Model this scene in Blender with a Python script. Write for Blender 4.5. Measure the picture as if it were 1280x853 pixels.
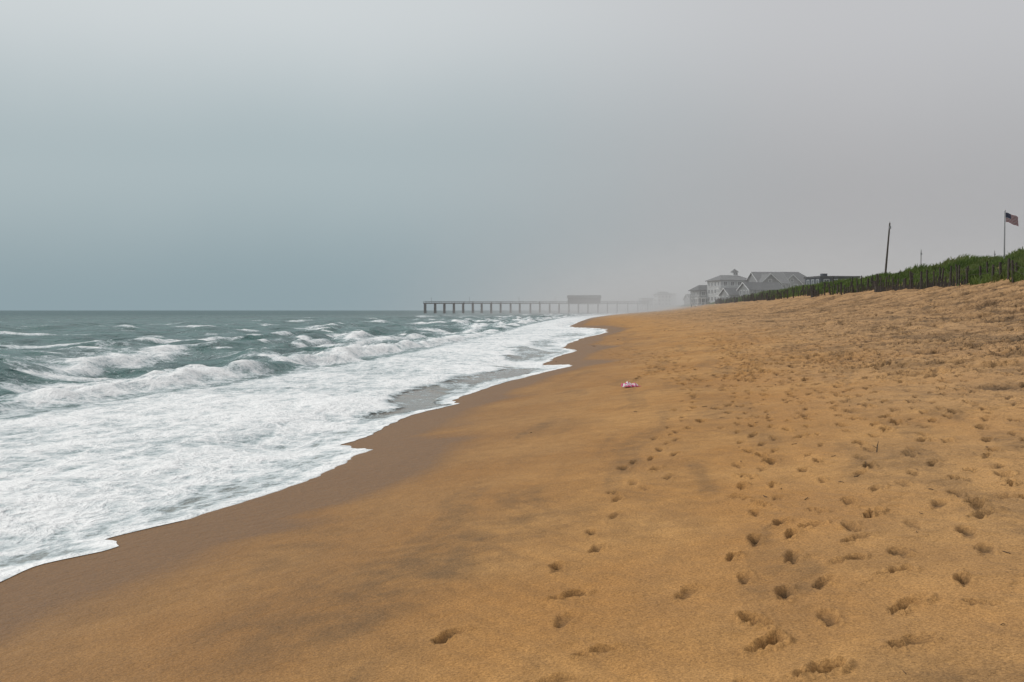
import bpy, math, random
import numpy as np
random.seed(7); rng=np.random.default_rng(11)
D=bpy.data
scene=bpy.context.scene
for o in list(D.objects): D.objects.remove(o)

# ------------------------------------------------------------ noise
def _h(ix,iy,seed):
    n=(ix*np.uint32(374761393)+iy*np.uint32(668265263)+np.uint32((seed*1274126177)&0xFFFFFFFF))
    n=(n^(n>>np.uint32(13)))*np.uint32(1274126177)
    n=n^(n>>np.uint32(16))
    return (n&np.uint32(0xFFFFFF)).astype(np.float32)*np.float32(2/float(0xFFFFFF))-np.float32(1)
def vn(x,y,seed=0):
    x=np.asarray(x,dtype=np.float64); y=np.asarray(y,dtype=np.float64)
    x,y=np.broadcast_arrays(x,y)
    ix=np.floor(x); iy=np.floor(y); fx=(x-ix).astype(np.float32); fy=(y-iy).astype(np.float32)
    ix=ix.astype(np.int64).astype(np.uint32); iy=iy.astype(np.int64).astype(np.uint32)
    fx=fx*fx*fx*(fx*(fx*6-15)+10); fy=fy*fy*fy*(fy*(fy*6-15)+10)
    one=np.uint32(1)
    with np.errstate(over='ignore'):
        a=_h(ix,iy,seed);b=_h(ix+one,iy,seed);c=_h(ix,iy+one,seed);d=_h(ix+one,iy+one,seed)
    return (a*(1-fx)+b*fx)*(1-fy)+(c*(1-fx)+d*fx)*fy
def fbm(x,y,o=4,seed=0,g=.5):
    s=0;a=1;t=0
    for i in range(o):
        s=s+a*vn(x*(2**i)+i*17.3,y*(2**i)-i*9.1,seed+i); t+=a; a*=g
    return s/t
def sstep(a,b,x):
    t=np.clip((x-a)/(b-a),0,1); return t*t*(3-2*t)

# ------------------------------------------------------------ layout curves
SM=np.array([(-400,-45),(-30,-9),(0,-5.2),(10,-3.7),(20,-2.0),(30,-.3),(45,2.2),(70,4.8),(100,7.5),(160,11.5),(300,24),(500,50),(715,86),(1000,114),(3000,330),(9000,960)],float)
ED=np.array([(-400,-45),(-30,-9),(0,-5.4),(5,-4.9),(8.49,-4.4),(9.17,-4.3),(9.67,-3.85),(10.2,-4.2),(11,-3.54),(12.07,-3.01),(13.7,-2.53),(15.06,-2.52),(15.98,-2.3),(17.34,-3.04),(18.8,-2.7),(20.9,-2.5),(22.9,-2.2),(24.5,-1.3),(26.5,-1.5),(29.5,-.95),(32.9,0),(36,1.3),(38.1,2.3),(40,2.2),(42.7,1.3),(48.5,1.9),(55,3.5),(60,3.6),(63.6,3.0),(72,4.2),(81.7,5.7),(92,8.8),(98.7,9.6),(110,10.2),(124,9.9),(140,9.0),(159,9.2),(220,15),(318,25.6),(500,50),(715,86),(1000,114),(3000,330),(9000,960)],float)
DU=np.array([(-400,0),(0,28),(70,36),(150,44.5),(300,62),(500,89),(700,112),(1000,134),(3000,360),(9000,1000)],float)
def smooth_interp(P):
    ys=np.concatenate([np.arange(-60,1100,1.0),np.array([1500,3000,9000.])])
    v=np.interp(ys,P[:,0],P[:,1])
    k=np.exp(-np.linspace(-2,2,17)**2);k/=k.sum()
    vv=np.convolve(np.pad(v,8,mode='edge'),k,'valid'); vv[:8]=v[:8]; vv[-12:]=v[-12:]
    return lambda y: np.interp(y,ys,vv)
xs=smooth_interp(SM); xd=smooth_interp(DU)
def xe(y):
    y=np.asarray(y,float)
    sc=np.clip(y/25,.45,4)
    return np.interp(y,ED[:,0],ED[:,1])+.13*sc*fbm(y/(.9*sc**.5),y*0+3.3,4,5)+.07*vn(y*2.4,y*0,8)+.03*vn(y*6,y*0,9)
PS=np.array([-.6,-.3,0,.157,.4,.6,.8,.93,1.0]); PZ=np.array([-2.2,-1.2,0,.62,1.32,1.9,2.8,3.7,4.3])
_ss=np.linspace(-.6,1,400);_zz=np.interp(_ss,PS,PZ);_k=np.ones(25)/25
_zs=np.convolve(np.pad(_zz,12,mode='edge'),_k,'valid')
_zs=np.where(_ss<.05,_zz,_zs)
def sand_base(x,y):
    a=xs(y); b=xd(y); s=(x-a)/(b-a)
    z=np.interp(s,_ss,_zs)
    z=np.where(s<-.6,-2.2+(s+.6)*4,z)
    v=x-b
    crest=np.interp(y,[0,90,200,350,600,1000],[3.0,3.0,2.4,1.4,1.5,2.0])
    dn=crest*sstep(-1,9,v)*(1+.16*fbm(x/9,y/9,3,21)+.12*vn(x/4,y/4,29)) -.6*sstep(10,22,v)
    z=z+np.where(v>-1,dn,0)
    return z
def undul(x,y):
    dx=x-xs(y)
    A=sstep(1.5,9,dx)
    A2=sstep(9,24,dx)
    u=.014*A*fbm(x/1.3,y/1.3,3,31)+.04*A*fbm(x/3.5,y/4.5,2,33)+.25*A2*fbm(x/2.8,y/2.8,4,35)
    A3=sstep(3.0,7,dx)
    u=u+.015*A3*fbm(x/.4,y/.4,3,37)*(.35+1.1*np.clip(fbm(x/2.1,y/2.9,2,38)+.3,0,1))
    ph=(x*.8+y*.45)*2*math.pi/.17+2.5*vn(x/.8,y/.8,39)
    u=u+.005*np.sin(ph)*sstep(2.0,5,dx)*sstep(-.1,.3,fbm(x/1.9,y/2.6,2,40))*(np.abs(y)<16)
    return u
def sand_h(x,y):
    x=np.asarray(x,float);y=np.asarray(y,float)
    return sand_base(x,y)+undul(x,y)

# ------------------------------------------------------------ node helpers
def newmat(name):
    m=D.materials.new(name); m.use_nodes=True
    nt=m.node_tree; nt.nodes.clear()
    return m,nt
class NB:
    def __init__(s,nt): s.nt=nt
    def n(s,t,**k):
        nd=s.nt.nodes.new(t)
        for a,b in k.items():
            setattr(nd,a,b)
        return nd
    def l(s,a,b): s.nt.links.new(a,b)
    def math(s,op,a,b=None,c=None,clamp=False):
        nd=s.nt.nodes.new('ShaderNodeMath'); nd.operation=op; nd.use_clamp=clamp
        for i,v in enumerate((a,b,c)):
            if v is None: continue
            if isinstance(v,(int,float)): nd.inputs[i].default_value=v
            else: s.l(v,nd.inputs[i])
        return nd.outputs[0]
    def mix(s,f,a,b):
        nd=s.nt.nodes.new('ShaderNodeMix'); nd.data_type='RGBA'
        for i,v in ((0,f),(6,a),(7,b)):
            if isinstance(v,(int,float)): nd.inputs[i].default_value=v
            elif isinstance(v,tuple): nd.inputs[i].default_value=(*v[:3],1)
            else: s.l(v,nd.inputs[i])
        return nd.outputs[2]
    def noise(s,co,scale,detail=3,rough=.5,dist=0,vec_scale=None):
        if vec_scale:
            mp=s.n('ShaderNodeMapping'); mp.inputs['Scale'].default_value=vec_scale; s.l(co,mp.inputs[0]); co=mp.outputs[0]
        nd=s.n('ShaderNodeTexNoise'); s.l(co,nd.inputs['Vector'])
        nd.inputs['Scale'].default_value=scale; nd.inputs['Detail'].default_value=detail
        nd.inputs['Roughness'].default_value=rough; nd.inputs['Distortion'].default_value=dist
        return nd.outputs['Fac']
    def ss(s,x,a,b):
        nd=s.n('ShaderNodeMapRange'); nd.interpolation_type='SMOOTHSTEP'
        s.l(x,nd.inputs[0]); nd.inputs[1].default_value=a; nd.inputs[2].default_value=b
        return nd.outputs[0]
    def attr(s,name): 
        nd=s.n('ShaderNodeAttribute'); nd.attribute_name=name; return nd.outputs['Fac']
    def pos(s): return s.n('ShaderNodeNewGeometry').outputs['Position']
    def objco(s): return s.n('ShaderNodeTexCoord').outputs['Object']
    def bump(s,h,strength,dist,normal=None):
        b=s.n('ShaderNodeBump'); b.inputs['Strength'].default_value=strength; b.inputs['Distance'].default_value=dist
        s.l(h,b.inputs['Height'])
        if normal: s.l(normal,b.inputs['Normal'])
        return b.outputs[0]
    def out(s,sh,vol=None):
        o=s.n('ShaderNodeOutputMaterial'); s.l(sh,o.inputs[0])
def simple(name,col,rough=.7,var=.25,scale=3,metal=0,bump=0.0):
    m,nt=newmat(name);b=NB(nt)
    co=b.objco(); f=b.noise(co,scale,5,.6)
    c2=tuple(c*(1-var) for c in col); c3=tuple(min(1,c*(1+var)) for c in col)
    c=b.mix(b.ss(f,.3,.7),c2,c3)
    p=b.n('ShaderNodeBsdfPrincipled'); b.l(c,p.inputs['Base Color']); p.inputs['Roughness'].default_value=rough; p.inputs['Metallic'].default_value=metal
    if bump: b.l(b.bump(b.noise(co,scale*6,4),bump,.02),p.inputs['Normal'])
    b.out(p.outputs[0]); return m

# ------------------------------------------------------------ mesh helpers
def grid_mesh(name,X,Y,Z,mat,attrs):
    R,C=X.shape
    me=D.meshes.new(name)
    n=R*C
    co=np.empty((n,3),np.float32); co[:,0]=X.ravel();co[:,1]=Y.ravel();co[:,2]=Z.ravel()
    me.vertices.add(n); me.vertices.foreach_set('co',co.ravel())
    i=np.arange(R-1)[:,None]*C+np.arange(C-1)[None,:]
    q=np.stack([i,i+1,i+C+1,i+C],-1).reshape(-1,4).astype(np.int32)
    me.loops.add(q.size); me.loops.foreach_set('vertex_index',q.ravel())
    me.polygons.add(len(q)); me.polygons.foreach_set('loop_start',np.arange(0,q.size,4,dtype=np.int32))
    me.update(calc_edges=True)
    me.polygons.foreach_set('use_smooth',np.ones(len(q),bool))
    for k,v in attrs.items():
        a=me.attributes.new(k,'FLOAT','POINT'); a.data.foreach_set('value',v.astype(np.float32).ravel())
    me.materials.append(mat)
    ob=D.objects.new(name,me); scene.collection.objects.link(ob); return ob
def mk(name,verts,faces,mat,parent=None,smooth=False,mats=None,midx=None):
    me=D.meshes.new(name); me.from_pydata([tuple(map(float,v)) for v in verts],[],faces); me.update()
    if mats:
        for m in mats: me.materials.append(m)
        if midx: me.polygons.foreach_set('material_index',midx)
    else: me.materials.append(mat)
    if smooth: me.polygons.foreach_set('use_smooth',[True]*len(me.polygons))
    ob=D.objects.new(name,me); scene.collection.objects.link(ob)
    if parent: ob.parent=parent
    return ob
def empty(name,loc=(0,0,0),rot=0):
    e=D.objects.new(name,None); e.location=loc; e.rotation_euler=(0,0,rot); scene.collection.objects.link(e); return e
class MB:
    def __init__(s): s.v=[];s.f=[]
    def box(s,x0,x1,y0,y1,z0,z1):
        b=len(s.v)
        s.v+=[(x0,y0,z0),(x1,y0,z0),(x1,y1,z0),(x0,y1,z0),(x0,y0,z1),(x1,y0,z1),(x1,y1,z1),(x0,y1,z1)]
        s.f+=[tuple(b+i for i in f) for f in ((0,3,2,1),(4,5,6,7),(0,1,5,4),(1,2,6,5),(2,3,7,6),(3,0,4,7))]
    def poly(s,vs,fs):
        b=len(s.v); s.v+=list(vs); s.f+=[tuple(b+i for i in f) for f in fs]
    def rod(s,p,q,r0,r1=None,n=7):
        r1=r0 if r1 is None else r1
        p=np.array(p,float);q=np.array(q,float);d=q-p;d/=np.linalg.norm(d)
        a=np.cross(d,(0,0,1) if abs(d[2])<.9 else (1,0,0));a/=np.linalg.norm(a);c=np.cross(d,a)
        b=len(s.v)
        for P,r in((p,r0),(q,r1)):
            for i in range(n):
                t=2*math.pi*i/n; s.v.append(tuple(P+r*(math.cos(t)*a+math.sin(t)*c)))
        for i in range(n): s.f.append((b+i,b+(i+1)%n,b+n+(i+1)%n,b+n+i))
        s.f.append(tuple(b+i for i in range(n))[::-1]); s.f.append(tuple(b+n+i for i in range(n)))
    def make(s,name,mat,parent=None,smooth=False): return mk(name,s.v,s.f,mat,parent,smooth)

# ------------------------------------------------------------ SAND
def sand_material():
    m,nt=newmat('beach_sand');b=NB(nt); co=b.pos()
    wet=b.attr('wet'); dark=b.attr('dark'); dig_shade=b.attr('dig_shade'); grs=b.attr('grass'); dry=b.attr('dry'); cav=b.attr('cavity_shade')
    n1=b.noise(co,.35,4,.6); n2=b.noise(co,3.0,4,.65); n3=b.noise(co,75,1,.7); n4=b.noise(co,260,1,.7)
    n5=b.noise(co,.9,5,.65,.6,vec_scale=(1.8,.7,1)); n8=b.noise(co,.5,5,.68,.3)
    base=b.mix(b.ss(n1,.35,.65),(.375,.188,.058),(.45,.247,.088))
    base=b.mix(b.math('MULTIPLY',b.ss(n2,.35,.7),.5),base,(.28,.147,.05))
    base=b.mix(b.math('MULTIPLY',dry,.7),base,(.455,.282,.145))
    base=b.mix(b.math('MULTIPLY',b.ss(n5,.48,.66),b.math('MULTIPLY_ADD',dry,.6,.14)),base,(.20,.124,.062))
    base=b.mix(b.math('MULTIPLY',b.ss(n8,.50,.68),b.math('MULTIPLY_ADD',dry,.3,.22)),base,(.18,.107,.05))
    base=b.mix(b.math('MULTIPLY',wet,.9),base,(.165,.082,.026))
    base=b.mix(b.math('MULTIPLY',dark,b.ss(n2,.1,.75)),base,(.085,.062,.038))
    base=b.mix(b.math('MULTIPLY',cav,.6),base,(.17,.10,.045))  # shading of the sand's low spots, painted into the base colour
    base=b.mix(b.math('MULTIPLY',dig_shade,.95),base,(.045,.029,.017))  # pit and rut shade painted in, together with exposed damp sand
    g=b.math('ADD',b.math('MULTIPLY',n3,.5),b.math('MULTIPLY',n4,.5))
    hv=b.n('ShaderNodeHueSaturation'); b.l(base,hv.inputs['Color'])
    mr=b.n('ShaderNodeMapRange'); b.l(g,mr.inputs[0]); mr.inputs[1].default_value=.3; mr.inputs[2].default_value=.7; mr.inputs[3].default_value=.5; mr.inputs[4].default_value=1.5
    b.l(mr.outputs[0],hv.inputs['Value'])
    sp=b.n('ShaderNodeTexVoronoi'); sp.inputs['Scale'].default_value=38; b.l(co,sp.inputs['Vector'])
    spm=b.math('MULTIPLY',b.math('LESS_THAN',sp.outputs['Distance'],.14),b.math('MULTIPLY_ADD',dry,.3,.5))
    col=b.mix(spm,hv.outputs[0],(.08,.05,.03))
    ng=b.noise(co,2.2,4,.7)
    gcol=b.mix(b.ss(ng,.35,.65),(.06,.085,.02),(.15,.16,.055))
    col=b.mix(grs,col,gcol)
    p=b.n('ShaderNodeBsdfPrincipled'); b.l(col,p.inputs['Base Color'])
    r=b.math('MULTIPLY_ADD',wet,-.42,.92); b.l(r,p.inputs['Roughness'])
    p.inputs['Specular IOR Level'].default_value=.22
    nn=b.bump(g,.5,.007)
    n6=b.noise(co,22,3,.65); n7=b.noise(co,6,3,.6)
    nn=b.bump(b.math('MULTIPLY',n6,b.math('MULTIPLY_ADD',dry,.6,.4)),.8,.03,nn)
    nn=b.bump(b.math('MULTIPLY',n7,b.math('MULTIPLY_ADD',dry,.75,.25)),.9,.12,nn)
    nn=b.bump(b.math('MULTIPLY',n8,dry),1.0,.8,nn)
    b.l(nn,p.inputs['Normal']); b.out(p.outputs[0]); return m

R=1300; C=1150
ys_=np.concatenate([[-40,-14,-5,-1],np.geomspace(2.0,2601,R)-1.0])
w_=np.concatenate([[40,15,7,5],ys_[4:]+4.0])
t_=np.linspace(-.78,.98,C)
Y=np.repeat(ys_[:,None],C,1); X=w_[:,None]*t_[None,:]
UN=undul(X,Y); Z=sand_base(X,Y)+UN
DX=X-xs(Y)
dist_edge=X-xe(ys_)[:,None]
dig_shade=np.zeros_like(X)  # mask for painted shade and damp sand in prints, hollows, ruts
taken={}
def free(px,py,md):
    c=.5; ci,cj=int(px//c),int(py//c)
    for i in(-1,0,1):
        for j in(-1,0,1):
            for (a,b) in taken.get((ci+i,cj+j),()):
                if (a-px)**2+((b-py)*.8)**2<md*md: return False
    taken.setdefault((ci,cj),[]).append((px,py)); return True
def stamp(px,py,ang,scale,depth,seed,md=.22):
    if py<22 and not free(px,py,md): return False
    rad=.42*scale
    j0=np.searchsorted(ys_,py-rad);j1=np.searchsorted(ys_,py+rad)+1
    if j1-j0<1: return
    wm=py+4.0
    c0=np.searchsorted(t_,(px-rad)/wm-.01);c1=np.searchsorted(t_,(px+rad)/wm+.01)
    if c1<=c0+1: return
    x=X[j0:j1,c0:c1]-px;y=Y[j0:j1,c0:c1]-py
    ca,sa=math.cos(ang),math.sin(ang)
    a=(x*sa+y*ca)/scale; b_=(x*ca-y*sa)/scale
    wob=1+.24*vn(x*13+seed,y*13,seed)+.10*vn(x*32+seed,y*32,seed+1)
    r1=np.sqrt(((a-.06)/.10)**2+(b_/.056)**2)*wob
    r2=np.sqrt(((a+.095)/.058)**2+((b_-.006)/.043)**2)*wob
    r=np.minimum(r1,r2)
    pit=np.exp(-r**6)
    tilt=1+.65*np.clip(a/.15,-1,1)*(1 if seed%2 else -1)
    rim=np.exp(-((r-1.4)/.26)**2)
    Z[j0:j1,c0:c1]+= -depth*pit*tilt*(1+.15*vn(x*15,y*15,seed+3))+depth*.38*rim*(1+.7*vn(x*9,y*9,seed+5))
    dig_shade[j0:j1,c0:c1]=np.maximum(dig_shade[j0:j1,c0:c1],pit*min(1,depth/.030)*np.clip(.62*tilt,.3,1))
    return True
def hollow(px,py,rx,ry,depth,seed):
    rad=max(rx,ry)*1.9
    j0=np.searchsorted(ys_,py-rad);j1=np.searchsorted(ys_,py+rad)+1
    wm=py+4.0
    c0=np.searchsorted(t_,(px-rad)/wm-.02);c1=np.searchsorted(t_,(px+rad)/wm+.02)
    if c1<=c0+1 or j1-j0<1: return
    x=X[j0:j1,c0:c1]-px;y=Y[j0:j1,c0:c1]-py
    r=np.sqrt((x/rx)**2+(y/ry)**2)*(1+.35*vn(x*6+seed,y*6,seed))
    Z[j0:j1,c0:c1]+=-depth*np.exp(-r**3)+depth*.35*np.exp(-((r-1.4)/.3)**2)
    dig_shade[j0:j1,c0:c1]=np.maximum(dig_shade[j0:j1,c0:c1],.75*np.exp(-r**3)*(seed%3>0))
def trail(x0,y0,x1,y1,step=.68,depth=.035,jit=.06,sc=1.0,skip=.1):
    L=math.hypot(x1-x0,y1-y0);n=int(L/step);ang=math.atan2(x1-x0,y1-y0); sc*=.92
    for i in range(n):
        if random.random()<skip: continue
        f=(i+random.uniform(-.15,.15))/n; s=1 if i%2 else -1
        px=x0+(x1-x0)*f+s*.10*math.cos(ang)+random.gauss(0,jit)
        py=y0+(y1-y0)*f-s*.10*math.sin(ang)+random.gauss(0,jit)
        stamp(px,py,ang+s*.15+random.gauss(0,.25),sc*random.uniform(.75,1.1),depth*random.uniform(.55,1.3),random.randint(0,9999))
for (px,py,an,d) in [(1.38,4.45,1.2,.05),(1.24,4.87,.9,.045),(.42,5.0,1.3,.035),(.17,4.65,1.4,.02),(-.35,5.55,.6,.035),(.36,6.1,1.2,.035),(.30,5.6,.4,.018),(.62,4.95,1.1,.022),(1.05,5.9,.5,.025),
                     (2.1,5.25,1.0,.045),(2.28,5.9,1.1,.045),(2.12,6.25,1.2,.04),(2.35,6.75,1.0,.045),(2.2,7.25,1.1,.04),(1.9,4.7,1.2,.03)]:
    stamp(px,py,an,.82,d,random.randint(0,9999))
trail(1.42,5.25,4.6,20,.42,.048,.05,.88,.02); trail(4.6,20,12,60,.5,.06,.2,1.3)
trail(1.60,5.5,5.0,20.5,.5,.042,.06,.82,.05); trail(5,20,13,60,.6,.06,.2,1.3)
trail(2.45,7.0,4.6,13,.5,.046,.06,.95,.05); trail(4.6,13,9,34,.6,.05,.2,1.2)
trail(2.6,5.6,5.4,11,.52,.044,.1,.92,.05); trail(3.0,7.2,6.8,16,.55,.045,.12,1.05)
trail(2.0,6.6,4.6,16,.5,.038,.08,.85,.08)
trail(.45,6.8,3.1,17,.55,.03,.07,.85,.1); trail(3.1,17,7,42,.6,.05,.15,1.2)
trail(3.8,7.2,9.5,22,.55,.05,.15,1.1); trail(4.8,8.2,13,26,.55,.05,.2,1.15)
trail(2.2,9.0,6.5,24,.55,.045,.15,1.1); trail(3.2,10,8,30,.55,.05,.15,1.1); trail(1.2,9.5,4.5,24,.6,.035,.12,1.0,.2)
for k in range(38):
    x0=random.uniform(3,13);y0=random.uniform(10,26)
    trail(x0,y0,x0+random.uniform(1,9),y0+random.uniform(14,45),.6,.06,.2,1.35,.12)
cnt=0
for k in range(2600):     # loose scatter around the trodden strip
    y=4.3+24*random.random()**1.5; x=random.uniform(.95+.2*(y-4.5),.62*y)
    if random.random()>.15+.85*max(0,.45+1.8*float(fbm(x/1.6,y/2.2,2,77))): continue
    if stamp(x,y,random.gauss(.3,.6),random.uniform(.5,.95)*(1+.012*y),random.uniform(.014,.042),random.randint(0,9999),.36): cnt+=1
for k in range(9000):
    y=1.5+math.exp(random.uniform(math.log(8),math.log(130)))
    x=random.uniform(-2,38)
    if abs(x)/(y+.1)>.62: continue
    q=(x-float(xs(y)))
    dens=max(0,min(1,(q-6.0)/6))
    if random.random()>dens*(.25+.7*max(0,1+float(fbm(x/2.5,y/2.5,2,71))*2)): continue
    sc=random.uniform(.5,.95)*(1 if y<18 else 1.85)
    stamp(x,y,random.gauss(.1,.6),sc,random.uniform(.015,.045)*(1 if y<18 else 2.3),random.randint(0,9999),.3); cnt+=1
for k in range(2600):
    y=math.exp(random.uniform(math.log(14),math.log(160))); x=random.uniform(2,44)
    q=x-float(xs(y))
    if q<9 or random.random()>(q-8)/14: continue
    s_=1 if y<40 else 1.5
    hollow(x,y,s_*random.uniform(.2,.8),s_*random.uniform(.2,.5),s_*random.uniform(.03,.13),random.randint(0,9999))
for off in (15.5,17.2,20.0,21.7,12.8):
    c=xs(Y)+off+.5*vn(Y/14,Y*0+off,3)
    d=np.abs(X-c)
    Z-= (.055*np.exp(-(d/.16)**4)-.02*np.exp(-((d-.3)/.1)**2))*(Y>6)*(.6+.4*vn(Y/3,Y*0,9))
    dig_shade=np.maximum(dig_shade,.4*np.exp(-(d/.18)**4)*(Y>8)*np.clip(.5+vn(Y/2,Y*0,19),0,1))
cavity_shade=sstep(.02,.10,-UN)*sstep(8,16,DX)  # low spots of the undulation, darkened in colour as painted shade
wetn=fbm(X/2.2,Y/6,4,51)
wet=1-sstep(.5,2.1,dist_edge-.7*wetn-.15*np.clip(Y/20,0,4))
wet=np.clip(wet*1.0+.42*(1-sstep(2,5.8,DX-1.6*wetn)),0,1)
along=(X-xs(Y))
st=fbm(along/.45+.5*vn(X,Y,3),Y/3.2,5,61)
patch=np.exp(-(((X+.55)-.33*(Y-7.0))/.75)**2-((Y-7.2)/1.9)**2)*1.1+np.exp(-((X+1.9-.1*(Y-8))/.55)**2-((Y-8.6)/1.2)**2)*.7+.5*np.exp(-((X-.9)/.5)**2-((Y-8.3)/1.5)**2)+.5*np.exp(-((X-1.8-.1*Y)/.9)**2-((Y-12)/3.0)**2)+1.1*np.exp(-((X-2.0)/.9)**2-((Y-4.2)/.4)**2)+.5*np.exp(-((X-3.4-.18*(Y-18))/.7)**2-((Y-19)/5)**2)
dark=np.clip(patch*(.65+1.0*st),0,1)*.85
dark=np.maximum(dark,.5*sstep(.08,.45,st)*sstep(1.0,3,along)*(1-sstep(9,14,along)))
dark=np.maximum(dark,.7*sstep(.15,.45,fbm(X/2.0,Y/7,5,66))*sstep(9,14,along)*(1-sstep(24,32,along)))
dark*=.75
dry=sstep(5.0,15,along+1.5*fbm(X/3,Y/3,3,68))
v=X-xd(Y)
gn=1.8*fbm(X/3,Y/5,3,81)
grass=sstep(1.6,3.6,v+gn)
grass=grass*sstep(-.75,-.1,fbm(X/1.6,Y/1.6,3,84)+.3)
sand=grid_mesh('beach_sand',X,Y,Z,sand_material(),dict(wet=wet,dark=dark,dig_shade=dig_shade,grass=grass,dry=dry,cavity_shade=cavity_shade))

# ------------------------------------------------------------ WATER
def water_material():
    m,nt=newmat('sea_water');b=NB(nt); co=b.pos()
    foam=b.attr('foam'); film=b.attr('film'); far=b.attr('far')
    dn=b.n('ShaderNodeTexNoise'); dn.inputs['Scale'].default_value=1.3; dn.inputs['Detail'].default_value=3; b.l(co,dn.inputs['Vector'])
    off=b.n('ShaderNodeVectorMath',operation='MULTIPLY_ADD'); b.l(dn.outputs['Color'],off.inputs[0]); off.inputs[1].default_value=(.9,.9,.0); b.l(co,off.inputs[2])
    vo=b.n('ShaderNodeTexVoronoi',feature='DISTANCE_TO_EDGE'); vo.inputs['Scale'].default_value=1.7; b.l(off.outputs[0],vo.inputs['Vector'])
    vo2=b.n('ShaderNodeTexVoronoi',feature='DISTANCE_TO_EDGE'); vo2.inputs['Scale'].default_value=6.0; b.l(off.outputs[0],vo2.inputs['Vector'])
    lace=b.math('SUBTRACT',1,b.ss(vo.outputs[0],0,.2)); lace2=b.math('SUBTRACT',1,b.ss(vo2.outputs[0],0,.28))
    n1=b.noise(co,1.6,6,.62,.4); n2=b.noise(co,9,4,.65); n3=b.noise(co,.35,3,.5)
    nst=b.noise(co,1.0,5,.62,.5,vec_scale=(2.6,.55,1))
    s=b.math('ADD',b.math('MULTIPLY',lace,.34),b.math('MULTIPLY',lace2,.26))
    s=b.math('ADD',s,b.math('MULTIPLY',b.math('SUBTRACT',n1,.5),1.5))
    s=b.math('ADD',s,b.math('MULTIPLY',b.math('SUBTRACT',nst,.5),1.7))
    s=b.math('ADD',s,b.math('MULTIPLY',b.math('SUBTRACT',n2,.5),1.1))
    v_=b.math('ADD',b.math('MULTIPLY',foam,1.95),b.math('SUBTRACT',s,1.05))
    mask=b.ss(v_,-.05,.42)
    mask=b.math('MULTIPLY',mask,b.ss(foam,.02,.16))
    wc=b.mix(b.ss(n3,.35,.65),(.017,.074,.071),(.040,.132,.120))
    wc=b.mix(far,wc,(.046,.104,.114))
    wc=b.mix(b.ss(foam,.15,.8),wc,(.27,.34,.34))
    wc=b.mix(film,wc,(.25,.21,.175))
    pw=b.n('ShaderNodeBsdfPrincipled'); b.l(wc,pw.inputs['Base Color'])
    b.l(b.math('ADD',b.math('MULTIPLY_ADD',film,-.04,.2),b.math('MULTIPLY',far,.25)),pw.inputs['Roughness']); pw.inputs['IOR'].default_value=1.33
    w1=b.noise(co,2.0,4,.6,.3,vec_scale=(1,.7,1)); w2=b.noise(co,.45,4,.6,.4,vec_scale=(1,.6,1)); 
    notf=b.math('MULTIPLY_ADD',film,-.95,1)
    nw=b.bump(b.math('MULTIPLY',w2,notf),.95,1.0); nw=b.bump(b.math('MULTIPLY',w1,notf),.95,.36,nw)
    nw=b.bump(b.math('MULTIPLY',n2,notf),.6,.06,nw)
    b.l(nw,pw.inputs['Normal'])
    pf=b.n('ShaderNodeBsdfPrincipled'); 
    fc=b.mix(b.ss(v_,.05,1.25),(.40,.47,.49),(.87,.88,.88)); b.l(fc,pf.inputs['Base Color'])
    pf.inputs['Roughness'].default_value=.75; pf.inputs['Specular IOR Level'].default_value=.25
    nf=b.bump(n1,.6,.18); nf=b.bump(v_,.45,.10,nf); nf=b.bump(b.noise(co,40,2,.6),.5,.012,nf); b.l(nf,pf.inputs['Normal'])
    mx=b.n('ShaderNodeMixShader'); b.l(mask,mx.inputs[0]); b.l(pw.outputs[0],mx.inputs[1]); b.l(pf.outputs[0],mx.inputs[2])
    b.out(mx.outputs[0]); return m
R2=1000;C2=850
yw=np.concatenate([[-60,-20,-6],np.geomspace(3.,9003,R2)-3.0+.5])
o_=4.0*(np.exp(np.linspace(0,math.log(2251),C2))-1)
o_=np.concatenate([[0,.012,.03,.06,.1,.16,.23,.3],.33+o_[1:]])
E=xe(yw)
YW=np.repeat(yw[:,None],len(o_),1); XW=E[:,None]-o_[None,:]
O=xs(YW)-XW
OE=np.repeat(o_[None,:],len(yw),0)
wv=np.zeros_like(XW); foam=np.zeros_like(XW)
turb=fbm(XW/.9,YW/1.1,4,900); turb2=fbm(XW/2.6,YW/3.6,4,910)
def crest(oc,A,wf,wb,seed,ylen,thr,fw,trailf=1.0,fm=1.0):
    global wv,foam
    c=oc+oc*.09*vn(YW/ylen,YW*0,seed)+.9*vn(YW/3.1,XW/6,seed+1)+.45*turb2
    q=O-c
    amp=A*(.6+.4*vn(YW/(ylen*.8),YW*0+4,seed+2))
    prof=np.where(q<0,np.exp(-(q/wf)**2),np.exp(-(q/wb)**2))
    br=sstep(thr-.2,thr+.3,vn(YW/(ylen*.45)+9,YW*0,seed+3)+.6*turb2)
    wv=wv+amp*prof*(1+.38*br*turb)
    ff=br*np.where(q<0,np.exp(-(np.abs(q)/(wf*fw))**3),np.exp(-(q/(wb*.28))**2))
    foam=np.maximum(foam,fm*np.clip(ff*(.90+.45*turb),0,1.0))
    foam=np.maximum(foam,trailf*fm*(.38+.24*turb2)*br*np.where(q<0,np.exp(-(q/(wf*fw*2.4))**2),np.exp(-(q/(wb*1.2))**2)))
crest(11.0,.60,.7,2.0,100,16,-.55,2.1,1.3)
crest(14.3,.42,.6,1.9,120,8,-.2,1.8,1.3)
crest(17.6,.38,.6,2.0,135,7,-.05,1.5,1.2)
crest(21.5,.60,.9,2.8,140,13,.05,1.4,1.1)
crest(28,.55,1.1,3.5,160,16,.2,1.1)
crest(38,.50,1.5,4.5,180,20,.35,1.0,1,.8)
crest(54,.55,1.9,6,200,26,.35,1.0,1,.75)
crest(76,.55,2.5,8,220,35,.5,.9,1,.6)
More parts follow.
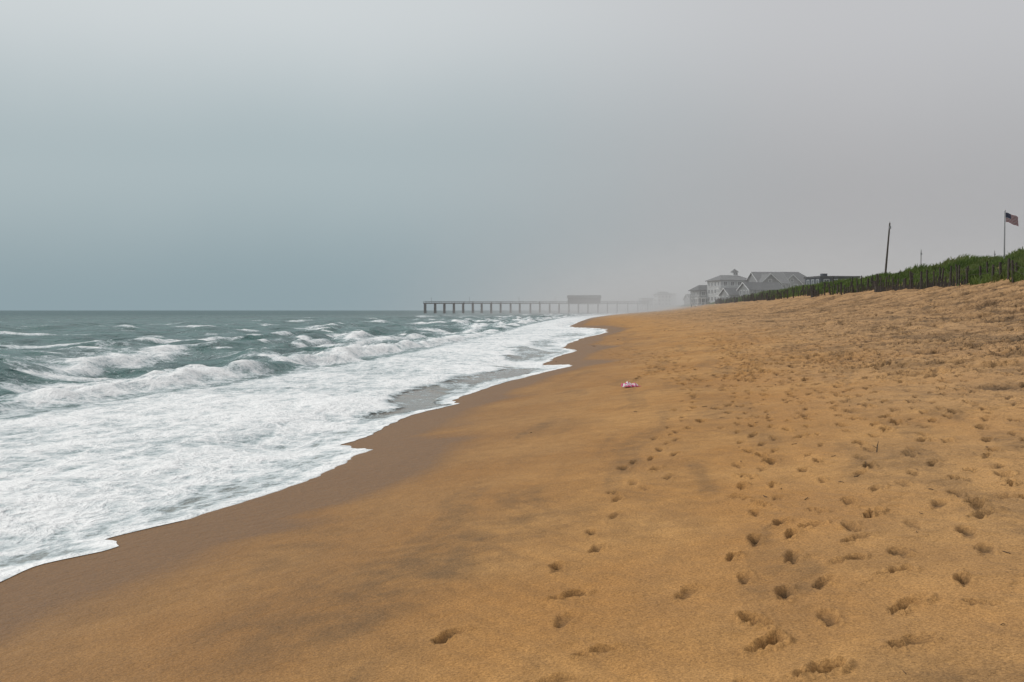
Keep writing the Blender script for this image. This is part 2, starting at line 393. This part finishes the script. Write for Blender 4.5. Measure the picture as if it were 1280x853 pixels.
crest(108,.6,3,10,240,45,.55,.9,1,.55)
offs=sstep(7,15,O)
ch=0
rs=np.random.default_rng(5)
for lam,a in ((26,.15),(17,.14),(11,.12),(7,.10),(4.6,.085),(3.1,.065),(2.1,.046),(1.4,.03)):
    for k in range(2):
        th=rs.normal(0,.65); kx=math.cos(th)*2*math.pi/lam; ky=math.sin(th)*2*math.pi/lam
        ph=kx*XW+ky*YW+rs.uniform(0,6)+1.4*vn(XW/lam/1.7,YW/lam/1.7,int(lam*10)+k)
        sp=.0085*(np.abs(YW)+3)+.0085*OE; fade=1-sstep(lam*.18,lam*.4,sp)
        s=1-np.abs(np.sin(ph/2)); ch=ch+a*1.5*(s**1.4-.4)*fade
wv=wv+ch*offs+ .03*turb*sstep(.5,4,OE)+.06*turb2*sstep(2,6,OE)
cap=fbm(XW/3.2,YW/1.9,4,310)+.6*ch
foam=np.maximum(foam,.8*sstep(.43,.65,cap)*offs*sstep(13,22,O)*(1-.7*sstep(32,90,O)))
foam=np.maximum(foam,.38*sstep(-.1,.5,fbm(XW/3,YW/6,4,320))*sstep(8,11,O)*(1-sstep(26,60,O)))
capf=fbm(XW/9,YW/9,5,330); foam=np.maximum(foam,.32*sstep(.46,.64,capf)*sstep(50,90,O)*(1-sstep(180,600,O)))
sw=1-sstep(8.2,10.6,O+1.2*turb2)
foam=np.maximum(foam,sw*(.92-.12*sstep(1,6,OE)+.24*turb2+.12*turb))
film=np.zeros_like(XW)
fn=fbm(XW/1.1,YW/1.8,5,360)
for (fy,fo,ry,ro,am) in ((27.0,1.25,4.6,.75,.9),(36.5,1.9,5.5,1.1,.95),(56,2.2,8,1.3,.85),(72,2.0,7,.9,.6),(92,3.0,9,1.6,.6)):
    sk=(YW-fy)/ry
    rr=sk**2+((OE-fo-.5*sk)/ro)**2+.9*fn
    film=np.maximum(film,am*(1-sstep(.2,1.4,rr)))
# thin lacy wash just behind the leading lip
lw=sstep(.15,.45,OE)*(1-sstep(.7,1.7,OE+.5*fn))*sstep(-.15,.3,fbm(YW/2.5,XW*0,3,377)+.15)
film=np.maximum(film,.55*lw)
edge=np.exp(-(OE/(.20+.12*vn(YW*1.5,YW*0,366)))**2)
film*=(1-np.clip(edge*1.2,0,1))
foam=foam*(1-film)+film*(.30+.30*np.clip(fn,-.5,.6))
foam=np.maximum(foam,edge*(.85+.2*turb))
sb=sand_base(XW,YW)+undul(XW,YW)
thick=.010*np.sqrt(np.clip(OE/.25,0,1))+.003-.010*(OE<.005)
a=sb+thick; bb=wv+.015*turb*(1-film)*sstep(.1,.6,OE)
g_=sstep(.0,3.0,OE); bb=bb*g_+np.minimum(bb,sb+.010)*(1-g_)
k=.03
hmx=np.clip(.5+.5*(a-bb)/k,0,1); ZW=bb*(1-hmx)+a*hmx+k*hmx*(1-hmx)*sstep(0,.6,OE)
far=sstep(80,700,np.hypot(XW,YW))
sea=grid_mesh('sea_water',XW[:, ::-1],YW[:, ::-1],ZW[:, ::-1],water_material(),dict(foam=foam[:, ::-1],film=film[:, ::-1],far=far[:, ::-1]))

# ------------------------------------------------------------ DUNE GRASS
def grass_material():
    m,nt=newmat('dune_grass_blades');b=NB(nt)
    s=b.attr('shade'); co=b.pos()
    c=b.mix(s,(.035,.07,.012),(.16,.22,.06))
    c=b.mix(b.math('MULTIPLY',b.ss(b.noise(co,.25,4),.5,.7),.4),c,(.20,.18,.08))
    p=b.n('ShaderNodeBsdfPrincipled'); b.l(c,p.inputs['Base Color']); p.inputs['Roughness'].default_value=.7
    tr=b.n('ShaderNodeBsdfTranslucent'); b.l(c,tr.inputs[0]); mx=b.n('ShaderNodeMixShader'); mx.inputs[0].default_value=.35
    b.l(p.outputs[0],mx.inputs[1]); b.l(tr.outputs[0],mx.inputs[2])
    b.out(mx.outputs[0]); return m
N=135000
gy=np.exp(rng.uniform(math.log(48),math.log(620),N)); gv=rng.uniform(.5,18,N)
gx=xd(gy)+gv
den=sstep(.9,3.2,gv+1.8*fbm(gx/3,gy/5,3,81))*sstep(-.5,.12,fbm(gx/1.6,gy/1.6,3,84)+.18)
keep=rng.uniform(0,1,N)<den
gx=gx[keep];gy=gy[keep]; n=len(gx)
gz=sand_h(gx,gy)-.05
L=rng.uniform(.25,.75,n)*(1+.6*vn(gx/2.5,gy/2.5,91)); wd=rng.uniform(.025,.06,n)*(1+gy/200)
aa=rng.uniform(0,2*math.pi,n); lean=rng.uniform(.15,.75,n)
tx=np.cos(aa);ty=np.sin(aa); ba=rng.uniform(-.6,.6,n)
px,py=np.cos(ba),np.sin(ba)
V=np.empty((n,5,3),np.float32)
V[:,0]=np.stack([gx-px*wd,gy-py*wd,gz],-1);V[:,1]=np.stack([gx+px*wd,gy+py*wd,gz],-1)
mx_,my_=gx+tx*L*lean*.4,gy+ty*L*lean*.4
V[:,2]=np.stack([mx_+px*wd*.7,my_+py*wd*.7,gz+L*.6],-1);V[:,3]=np.stack([mx_-px*wd*.7,my_-py*wd*.7,gz+L*.6],-1)
V[:,4]=np.stack([gx+tx*L*lean+.2*L,gy+ty*L*lean,gz+L],-1)
me=D.meshes.new('dune_grass')
base=np.arange(n)*5
fq=np.stack([base,base+1,base+2,base+3],-1); ft=np.stack([base+3,base+2,base+4],-1)
me.vertices.add(n*5); me.vertices.foreach_set('co',V.ravel())
li=np.concatenate([fq.ravel(),ft.ravel()]).astype(np.int32)
me.loops.add(len(li)); me.loops.foreach_set('vertex_index',li)
me.polygons.add(2*n); me.polygons.foreach_set('loop_start',np.concatenate([np.arange(n)*4,4*n+np.arange(n)*3]).astype(np.int32))
me.update(calc_edges=True)
sh=np.repeat(np.clip(rng.uniform(0,1,n)*.5+.8*(vn(gx/1.5,gy/1.5,95)*.5+.5)-.12,0,1)[:,None],5,1); 
at=me.attributes.new('shade','FLOAT','POINT'); at.data.foreach_set('value',sh.astype(np.float32).ravel())
me.materials.append(grass_material()); ob=D.objects.new('dune_grass',me); scene.collection.objects.link(ob)

# ------------------------------------------------------------ materials for structures
wood=simple('weathered_wood',(.045,.038,.032),.85,.35,4,bump=.4)
darkwood=simple('dark_piling_wood',(.026,.032,.034),.85,.3,1)
white=simple('white_trim_paint',(.55,.57,.58),.6,.06,.8)
wallw=simple('pale_siding',(.31,.33,.34),.7,.08,.6)
wallg=simple('grey_shingle_siding',(.15,.16,.165),.85,.2,1.5)
wallb=simple('navy_siding',(.03,.042,.06),.8,.2,1)
roofg=simple('grey_roof_shingles',(.12,.125,.13),.9,.25,1.2)
roofd=simple('dark_roof_shingles',(.06,.065,.07),.9,.25,1.2)
glass=simple('window_glass',(.03,.04,.05),.12,.1,1)
metal=simple('pole_metal',(.25,.26,.27),.45,.1,2,metal=.6)
pole_w=simple('utility_pole_wood',(.06,.05,.042),.85,.3,2)

# ------------------------------------------------------------ SAND FENCE
fence=empty('sand_fence')
mb=MB(); sl=MB(); wr=MB(); prev=None
y=50.0
def fx(yy): return float(xd(yy))+.5+1.0*float(vn(yy/9,0,401))
while y<330:
    x=fx(y); z=float(sand_h(x,y)); h=random.uniform(1.0,1.8)*(1 if random.random()>.12 else .6); r=random.uniform(.08,.13)
    lx,ly=random.gauss(0,.1),random.gauss(0,.05)
    mb.rod((x,y,z-.4),(x+lx,y+ly,z+h),r,r*.85)
    if random.random()<.6:
        xx=x+random.uniform(.8,3.4);yy=y+random.uniform(0,1);zz=float(sand_h(xx,yy)); mb.rod((xx,yy,zz-.4),(xx+random.gauss(0,.1),yy,zz+random.uniform(.9,1.6)),.09,.08)
    top=(x+lx,y+ly,z+h*.85)
    if prev: wr.rod(prev,top,.012,.012,4); wr.rod((prev[0],prev[1],prev[2]-.45),(top[0],top[1],top[2]-.45),.012,.012,4)
    prev=top
    y2=y+random.uniform(.9,2.6)
    if vn(y/11,3.0,405)>-.1:
        yy=y+.15
        while yy<y2-.1:
            xx=fx(yy);zz=float(sand_h(xx,yy)); hh=random.uniform(.35,1.0)
            sl.box(xx-.03,xx+.03,yy-.03,yy+.03,zz-.2,zz+hh); yy+=random.uniform(.14,.32) if y<120 else random.uniform(.25,.5)
    y=y2
mb.make('fence_posts',wood,fence); sl.make('fence_slats',wood,fence); wr.make('fence_wire',wood,fence)

# ------------------------------------------------------------ FLAGPOLE
fp=empty('flagpole',(44.9,91,float(sand_h(44.9,91))))
zt=11.3-fp.location.z
m_=MB(); m_.rod((0,0,-.5),(0,0,zt),.075,.045,10); m_.rod((0,0,zt),(0,0,zt+.12),.09,.05,8); m_.rod((-.18,0,-.4),(.18,0,-.35),.2,.2,8); m_.make('pole',metal,fp)
red=simple('flag_red',(.22,.02,.03),.8,.1); wht=simple('flag_white',(.42,.42,.44),.8,.05); blu=simple('flag_blue',(.012,.02,.06),.8,.1)
nx,nz=20,13; vs=[];fs=[];mi=[]
def fpnt(u,w): return (.06+1.2*u+.03*w,.13*math.sin(u*8+w*1.2)*u**.6,zt-.12-.85*w-.42*u**1.3+.05*math.sin(u*9))
for j in range(nz+1):
    for i in range(nx+1): vs.append(fpnt(i/nx,j/nz))
for j in range(nz):
    for i in range(nx):
        a0=j*(nx+1)+i; fs.append((a0,a0+nx+1,a0+nx+2,a0+1)); mi.append(2 if (j<7 and i<8) else (0 if j%2==0 else 1))
mk('flag',vs,fs,None,fp,True,[red,wht,blu],mi)
stm=MB()
for j in range(5):
    for i in range(6):
        x,yv,z=fpnt(i*.062+.05,j*.095+.06); yv-=.006
        stm.poly([(x+(.02 if q%2==0 else .009)*math.sin(q*math.pi/5),yv,z+(.02 if q%2==0 else .009)*math.cos(q*math.pi/5)) for q in range(10)],[tuple(range(10))])
stm.make('stars',wht,fp)

# ------------------------------------------------------------ POLES
def utility_pole(x,y,ztop,lean,r=.16):
    z=float(sand_h(x,y)); e=empty('utility_pole',(x,y,z)); m=MB()
    m.rod((0,0,-1),(lean,0,ztop-z),r,r*.6,10); m.make('pole_shaft',pole_w,e)
    a=MB(); H=ztop-z
    a.rod((lean,0,H),(lean,0,H+.25),.05,.02,6); a.box(lean-.13,lean+.13,-.2,.05,H-.9,H-.5)
    a.make('pole_fittings',metal,e)
utility_pole(56.0,150,15.4,.75,.17)
utility_pole(82,200,14.3,0,.10); utility_pole(104,215,15.0,0,.09)

# ------------------------------------------------------------ HOUSES
def windows(m_gl,m_fr,face,a0,a1,c,z0,z1,nwin,ww,horiz='x'):
    for i in range(nwin):
        ce=a0+(a1-a0)*(i+.5)/nwin
        def bx(M,p0,p1,q0,q1,d0,d1):
            if horiz=='x': M.box(p0,p1,min(c-d0,c-d1),max(c-d0,c-d1),q0,q1)
            else: M.box(min(c-d0,c-d1),max(c-d0,c-d1),p0,p1,q0,q1)
        bx(m_gl,ce-ww/2,ce+ww/2,z0,z1,-.05,.03)
        t=.13
        bx(m_fr,ce-ww/2-t,ce-ww/2,z0-t,z1+t,-.05,.08);bx(m_fr,ce+ww/2,ce+ww/2+t,z0-t,z1+t,-.05,.08)
        bx(m_fr,ce-ww/2,ce+ww/2,z1,z1+t,-.05,.075);bx(m_fr,ce-ww/2,ce+ww/2,z0-t,z0,-.05,.075)
        bx(m_fr,ce-.03,ce+.03,z0,z1,.031,.06)
def roof_hip(M,x0,x1,y0,y1,z,h,ov=.7,ridge=.5):
    x0-=ov;x1+=ov;y0-=ov;y1+=ov; cy=(y0+y1)/2; L=(x1-x0)*ridge/2; cx=(x0+x1)/2
    M.poly([(x0,y0,z),(x1,y0,z),(x1,y1,z),(x0,y1,z),(x0,y0,z+.2),(x1,y0,z+.2),(x1,y1,z+.2),(x0,y1,z+.2),(cx-L,cy,z+h),(cx+L,cy,z+h)],
     [(0,3,2,1),(0,1,5,4),(1,2,6,5),(2,3,7,6),(3,0,4,7),(4,5,9,8),(5,6,9),(6,7,8,9),(7,4,8)])
def roof_gable(M,W,T,x0,x1,y0,y1,z,h,ov=.6,axis='x'):
    def P(a,b,c): return (a,b,c) if axis=='x' else (b,a,c)
    if axis=='x': a0,a1,b0,b1=x0,x1,y0,y1
    else: a0,a1,b0,b1=y0,y1,x0,x1
    cb=(b0+b1)/2; s=h/((b1-b0)/2)
    for a in (a0+.02,a1-.02):
        W.poly([P(a,b0,z),P(a,b1,z),P(a,cb,z+h-.02)],[(0,1,2)])
    e0,e1=a0-ov,a1+ov; zb=z-ov*s
    for sg,b in((-1,b0-ov),(1,b1+ov)):
        M.poly([P(e0,b,zb),P(e1,b,zb),P(e1,cb,z+h),P(e0,cb,z+h),P(e0,b,zb+.22),P(e1,b,zb+.22),P(e1,cb,z+h+.22),P(e0,cb,z+h+.22)],
         [(0,1,2,3),(7,6,5,4),(0,4,5,1),(1,5,6,2),(2,6,7,3),(3,7,4,0)])
        for ee in(e0-.04,e1+.04):
            d=.08 if ee<a0 else -.08
            T.poly([P(ee,b,zb-.12),P(ee,cb,z+h-.12),P(ee,cb,z+h+.2),P(ee,b,zb+.2),P(ee-d*.5,b,zb-.12),P(ee-d*.5,cb,z+h-.12),P(ee-d*.5,cb,z+h+.2),P(ee-d*.5,b,zb+.2)],[(0,1,2,3),(7,6,5,4),(0,4,5,1),(1,5,6,2),(2,6,7,3),(3,7,4,0)])
def deck(Dk,x0,x1,y0,y1,z):
    Dk.box(x0,x1,y0,y1,z-.25,z)
    Dk.box(x0,x1,y0,y0+.08,z+.95,z+1.05); Dk.box(x0,x0+.08,y0+.08,y1,z+.95,z+1.05)
    n=int((x1-x0)/.45)
    for i in range(n): 
        xx=x0+.1+(x1-x0-.2)*i/max(1,n-1); Dk.box(xx-.03,xx+.03,y0+.02,y0+.06,z,z+.95)
def house(loc,rot,w,d,st,stilt,wall,roofm,kind='hip',rh=3.2,cup=False,fg=None,decks=True,chim=False,H=3.0):
    e=empty('beach_house',loc,rot)
    W=MB();Rf=MB();T=MB();G=MB();Dk=MB();Pl=MB()
    z0=stilt;z1=stilt+st*H
    W.box(-w/2,w/2,-d/2,d/2,z0,z1)
    for i in range(int(w/3)+1):
        for yy in(-d/2+.3,d/2-.3,0): 
            xx=-w/2+.3+(w-.6)*i/int(w/3); Pl.box(xx-.15,xx+.15,yy-.15,yy+.15,-3,z0)
    for s in range(st):
        za=z0+s*H
        windows(G,T,0,-w/2+.4,w/2-.4,-d/2,za+.8,za+2.3,max(2,int(w/2.6)),1.3,'x')
        windows(G,T,0,-d/2+.4,d/2-.4,-w/2,za+.8,za+2.3,max(2,int(d/3)),1.2,'y')
        T.box(-w/2-.05,w/2+.05,-d/2-.09,-d/2-.003,za-.12,za+.12)
        if decks and s<st:
            deck(Dk,-w/2-1.8,w/2*(.55 if s else 1),-d/2-2.2,-d/2-.1,za)
            for xx in np.linspace(-w/2-1.6,w/2*(.55 if s else 1)-.15,6): Dk.box(xx-.11,xx+.11,-d/2-2.15,-d/2-1.93,za-3 if s==0 else za-H,za-.25)
    if kind=='hip': roof_hip(Rf,-w/2,w/2,-d/2,d/2,z1,rh)
    elif kind=='flat':
        Rf.box(-w/2-.3,w/2+.3,-d/2-.3,d/2+.3,z1,z1+.45)
    else: roof_gable(Rf,W,T,-w/2,w/2,-d/2,d/2,z1,rh,axis=kind)
    if fg:
        for (cx,gw,gh,proj) in fg:
            W.box(cx-gw/2,cx+gw/2,-d/2-proj,-d/2+.5,z0+.01,z1-.01)
            roof_gable(Rf,W,T,cx-gw/2,cx+gw/2,-d/2-proj,0,z1-.02,gh,axis='y')
            windows(G,T,0,cx-gw/2+.5,cx+gw/2-.5,-d/2-proj,z1-2.2,z1-.7,2,1.3,'x')
            windows(G,T,0,cx-gw*.15,cx+gw*.15,-d/2-proj,z1+.3,z1+1.2,1,1.0,'x')
            windows(G,T,0,cx-gw/2+.5,cx+gw/2-.5,-d/2-proj,z1-5.2,z1-3.7,2,1.3,'x')
    if cup:
        cx=cup; zz=z1+rh-.6
        T.box(cx-.9,cx+.9,-.9,.9,zz,zz+1.7)
        windows(G,T,0,cx-.8,cx+.8,-.9,zz+.8,zz+1.5,2,.5,'x')
        Rf.poly([(cx-1.3,-1.3,zz+1.7),(cx+1.3,-1.3,zz+1.7),(cx+1.3,1.3,zz+1.7),(cx-1.3,1.3,zz+1.7),(cx,0,zz+3.0)],[(3,2,1,0),(0,1,4),(1,2,4),(2,3,4),(3,0,4)])
    if chim:
        W.box(chim-.7,chim+.7,-.6,.6,z1-.5,z1+rh+.9)
    W.make('walls',wall,e);Rf.make('roof',roofm,e);T.make('trim',white,e);G.make('windows',glass,e)
    if Dk.v: Dk.make('deck',white,e)
    Pl.make('pilings',darkwood,e)
    return e
house((80.5,370,4.8),.22,12,12,3,.2,wallw,roofg,'hip',2.2,cup=2.2,H=2.7)
house((92.5,362,4.8),.18,11,12,2,1.2,wallg,roofg,'x',4.0,fg=[(-2.2,7.5,3.2,1.6)])
house((103.5,372,4.8),.22,13,13,2,1.6,wallg,roofd,'hip',4.2,fg=[(-3,6.5,2.8,1.2)])
house((86,345,4.0),.2,12,9,2,.2,wallg,roofd,'x',2.4,decks=False,H=2.6)
house((73.5,380,3.9),.2,8,9,2,.4,wallg,roofd,'hip',2.2,H=2.7)
house((78.5,352,3.6),.2,7,8,1,1.2,wallg,roofd,'x',2.2,decks=False)
house((84,262,4.5),.15,10.5,9,2,.6,wallb,roofd,'flat',.3,chim=-2.2,decks=False,H=2.8)
house((103,560,4.6),.2,10,9,1,1.0,wallg,roofd,'x',2.6,decks=False)
house((93,480,4.6),.2,8,8,1,1.4,wallg,roofd,'hip',2.2,decks=False)
house((121,800,4.6),.2,12,9,3,1.0,white,roofg,'hip',2.6,decks=False)
house((108,805,4.6),.2,9,9,2,1.0,wallw,roofg,'flat',.6,decks=False)
house((157,1000,5.6),.15,13,10,4,1.2,wallw,roofg,'flat',.4,decks=False)

# ------------------------------------------------------------ PIER
pier=empty('fishing_pier',(-64,726,0),math.atan2(-.13,1))
Lp=162.0; dk=7.6
P=MB();Dm=MB();Rl=MB()
nb=24
for i in range(nb):
    x=1+i*(Lp-2)/(nb-1)
    x+=random.uniform(-.4,.4)
    for yy,bt in((-2.9,-.5),(0,0),(2.9,.5)):
        P.rod((x,yy+bt,-3),(x,yy,dk-.3+(random.uniform(.6,1.5) if random.random()<.2 else 0)),.34,.3,8)
    P.box(x-.3,x+.3,-3.6,3.6,dk-.75,dk-.32)
    P.rod((x+.05,-2.9,2.6),(x+.05,2.9,dk-.8),.11,.11,5);P.rod((x-.05,2.9,2.6),(x-.05,-2.9,dk-.8),.11,.11,5)
Dm.box(0,Lp,-3.5,3.5,dk-.3,dk)
for yy in(-3.4,-1.2,1.2,3.4): Dm.box(.1,Lp-.1,yy-.1,yy+.1,dk-.62,dk-.303)
n=int(Lp/2.4)
for s in(-3.4,3.4):
    for i in range(n+1):
        x=.1+i*(Lp-.2)/n; Rl.box(x-.06,x+.06,s-.06,s+.06,dk,dk+1.1)
    for zz in(.45,.8,1.1): Rl.box(0,Lp,s-.05,s+.05,dk+zz-.002,dk+zz+.1)
for x in(6,34,70,96): Rl.box(x-.07,x+.07,-3.3,-3.16,dk,dk+4.2)
P.make('pilings',darkwood,pier,False);Dm.make('deck',darkwood,pier);Rl.make('railings',darkwood,pier)
x0,x1=105,128
Hs=MB();Hs.box(x0,x1,-4.2,4.2,dk+.01,dk+3.5);Hs.box(x0,x1,-4.4,4.4,dk-.95,dk-.8);Hs.make('pier_house_walls',darkwood,pier)
Rr=MB();Wd=MB();Tt=MB();roof_gable(Rr,Wd,Tt,x0,x1,-4.2,4.2,dk+3.5,1.7,.5,'x');Rr.make('pier_house_roof',darkwood,pier);Wd.make('pier_house_gables',wallb,pier);Tt.make('pier_house_rake',wallg,pier)
Gg=MB();Ff=MB();windows(Gg,Ff,0,x0+1,x1-1,-4.2,dk+1.1,dk+2.4,8,1.3,'x');Gg.make('pier_house_windows',glass,pier);Ff.make('pier_house_frames',wallg,pier)

# ------------------------------------------------------------ SMALL THINGS ON THE SAND
def surf(x,y):
    j=np.clip(np.searchsorted(ys_,y),1,len(ys_)-1); c=np.clip(np.searchsorted(t_,x/w_[j]),1,C-1)
    return float(Z[j,c])
tw=empty('crumpled_towel',(2.75,23.2,surf(2.75,23.2)+.01),.3)
vs=[];fs=[];mi=[];nx,ny=26,16
for j in range(ny+1):
    for i in range(nx+1):
        u=i/nx-.5;w=j/ny-.5
        r=1-.35*abs(math.sin(w*5+u*3))
        h=.05+.055*float(fbm(u*6+5,w*6,3,501))+.07*math.exp(-((u+.12)**2+w*w)*14)
        if i in(0,nx) or j in(0,ny): h=.0
        vs.append((u*.42*r+.03*math.sin(w*9),w*.30*(1-.3*math.cos(u*7)**2),max(0,h)))
pink=simple('towel_pink',(.62,.10,.24),.9,.15,20); twht=simple('towel_white',(.75,.72,.74),.9,.05)
for j in range(ny):
    for i in range(nx):
        a0=j*(nx+1)+i; fs.append((a0,a0+1,a0+nx+2,a0+nx+1)); mi.append(1 if math.sin(i*.9+j*.35)>.1 else 0)
mk('towel_cloth',vs,fs,None,tw,True,[pink,twht],mi)
hm=MB()
hp=[(-.2,-.13,.015),(-.1,-.17,.02),(0,-.15,.03),(.1,-.18,.02),(.22,-.14,.012)]
for a_,b_ in zip(hp[:-1],hp[1:]): hm.rod(a_,b_,.012,.012,6)
hm.make('towel_hem',pink,tw,True)
def stick(x,y,h,lean):
    z=surf(x,y); e=empty('driftwood_stick',(x,y,z)); m=MB()
    m.rod((0,0,-.05),(lean*.5,0.01,h*.55),.006,.005,6);m.rod((lean*.5,0.01,h*.55),(lean*1.3,.02,h),.005,.002,6);m.rod((lean*.3,.005,h*.35),(-.04,.0,h*.6),.003,.002,5); m.make('stem',wood,e,True)
stick(3.75,10.2,.11,.02)
db=MB(); seaweed=simple('dried_seaweed',(.045,.03,.018),.9,.4,8)
for k in range(1400):
    y=math.exp(random.uniform(math.log(4.2),math.log(80))); x=random.uniform(-1,34)
    if abs(x)/(y+.1)>.6: continue
    q=x-float(xs(y)); 
    if q<6: 
        if random.random()<.93: continue
    if vn(x/1.5,y/3,601)<(.1 if q<16 else -.2): continue
    an=random.uniform(0,math.pi); l=random.uniform(.008,.03)*(1+y/30); r=random.uniform(.0015,.0035)*(1+y/20)
    p=np.array((x,y,surf(x,y)+r)); 
    for s in range(2):
        an+=random.uniform(-.9,.9); qd=p+np.array((math.cos(an)*l,math.sin(an)*l,0)); qd[2]=surf(qd[0],qd[1])+r+random.uniform(0,.006)
        db.rod(p,qd,r,r*.7,4); p=qd
db.make('seaweed_debris',seaweed)

# ------------------------------------------------------------ SPRAY MIST (a real volume, thinning upward and seaward)
m,nt=newmat('spray_mist');b=NB(nt)
co=b.pos(); sx=b.n('ShaderNodeSeparateXYZ'); b.l(co,sx.inputs[0])
hz=b.math('POWER',2.71828,b.math('MULTIPLY',b.math('MAXIMUM',sx.outputs[2],0),-1/17))
cx_=b.math('SUBTRACT',sx.outputs[0],b.math('MULTIPLY_ADD',sx.outputs[1],.13,30))
fx_=b.math('MULTIPLY',b.ss(cx_,-150,20),b.math('SUBTRACT',1,b.ss(cx_,60,250)))
fy_=b.math('MULTIPLY',b.ss(sx.outputs[1],110,480),b.math('SUBTRACT',1,b.ss(sx.outputs[1],1000,1350)))
top=b.math('SUBTRACT',1,b.ss(sx.outputs[2],30,66))
dn=b.math('MULTIPLY',b.math('MULTIPLY',b.math('MULTIPLY',hz,fx_),b.math('MULTIPLY',fy_,top)),.0074)
vv=b.n('ShaderNodeVolumeScatter'); vv.inputs['Color'].default_value=(1,.985,.97,1); b.l(dn,vv.inputs['Density'])
o=b.n('ShaderNodeOutputMaterial'); b.l(vv.outputs[0],o.inputs['Volume'])
hb=MB(); hb.box(-110,480,110,1350,-4,67); hb.make('spray_mist',m)

# ------------------------------------------------------------ SKY + SUN
w=D.worlds.new('World'); scene.world=w; w.use_nodes=True; nt=w.node_tree; nt.nodes.clear(); b=NB(nt)
tc=b.n('ShaderNodeTexCoord'); sx=b.n('ShaderNodeSeparateXYZ'); b.l(tc.outputs['Generated'],sx.inputs[0])
def ramp(stops):
    r=b.n('ShaderNodeValToRGB'); r.color_ramp.interpolation='EASE'
    el=r.color_ramp.elements
    while len(el)<len(stops): el.new(.5)
    for e_,(p_,c_) in zip(el,stops): e_.position=p_; e_.color=(*c_,1)
    return r
nz_=b.noise(tc.outputs['Generated'],2.2,5,.55)
el_=b.math('ADD',sx.outputs[2],b.math('MULTIPLY',b.math('SUBTRACT',nz_,.5),.07))
rl=ramp([(0,(.275,.36,.395)),(.14,(.40,.475,.50)),(.3,(.61,.65,.665)),(1,(.9,.92,.93))])
rr=ramp([(0,(.46,.445,.44)),(.08,(.40,.40,.41)),(.3,(.53,.535,.55)),(1,(.9,.91,.92))])
b.l(el_,rl.inputs[0]);b.l(el_,rr.inputs[0])
az=b.ss(b.math('ADD',sx.outputs[0],b.math('MULTIPLY',b.math('SUBTRACT',nz_,.5),.25)),-.22,.34)
col=b.mix(az,rl.outputs[0],rr.outputs[0])
back=b.ss(b.math('MULTIPLY',sx.outputs[1],-1),-.3,.6)
colb=b.mix(back,col,(.6,.6,.6))
bg=b.n('ShaderNodeBackground'); b.l(colb,bg.inputs[0]); bg.inputs[1].default_value=1.0
EL,AZ=33,-78
sky=b.n('ShaderNodeTexSky'); sky.sky_type='NISHITA'; sky.sun_disc=False; sky.sun_elevation=math.radians(EL); sky.sun_rotation=math.radians(AZ); sky.dust_density=6
bg2=b.n('ShaderNodeBackground'); b.l(sky.outputs[0],bg2.inputs[0]); bg2.inputs[1].default_value=.003
ad=b.n('ShaderNodeAddShader'); b.l(bg.outputs[0],ad.inputs[0]); b.l(bg2.outputs[0],ad.inputs[1])
wo=b.n('ShaderNodeOutputWorld'); b.l(ad.outputs[0],wo.inputs[0])
L=D.lights.new('sun','SUN'); L.energy=1.9; L.angle=math.radians(10); L.color=(1,.96,.91)
so=D.objects.new('sun',L); scene.collection.objects.link(so)
el,azm=math.radians(EL),math.radians(AZ)
from mathutils import Vector
dirv=Vector((math.sin(azm)*math.cos(el),math.cos(azm)*math.cos(el),math.sin(el)))
so.rotation_euler=dirv.to_track_quat('Z','Y').to_euler()

# ------------------------------------------------------------ CAMERA
cam=D.cameras.new('camera'); co_=D.objects.new('camera',cam); scene.collection.objects.link(co_); scene.camera=co_
cam.lens=35; cam.sensor_width=36; cam.clip_start=.05; cam.clip_end=20000
co_.location=(0,0,2.3); co_.rotation_euler=(math.radians(90-1.77),0,0)
scene.view_settings.view_transform='Standard'; scene.view_settings.look='None'; scene.view_settings.exposure=0
print('grass',n,'prints',cnt)
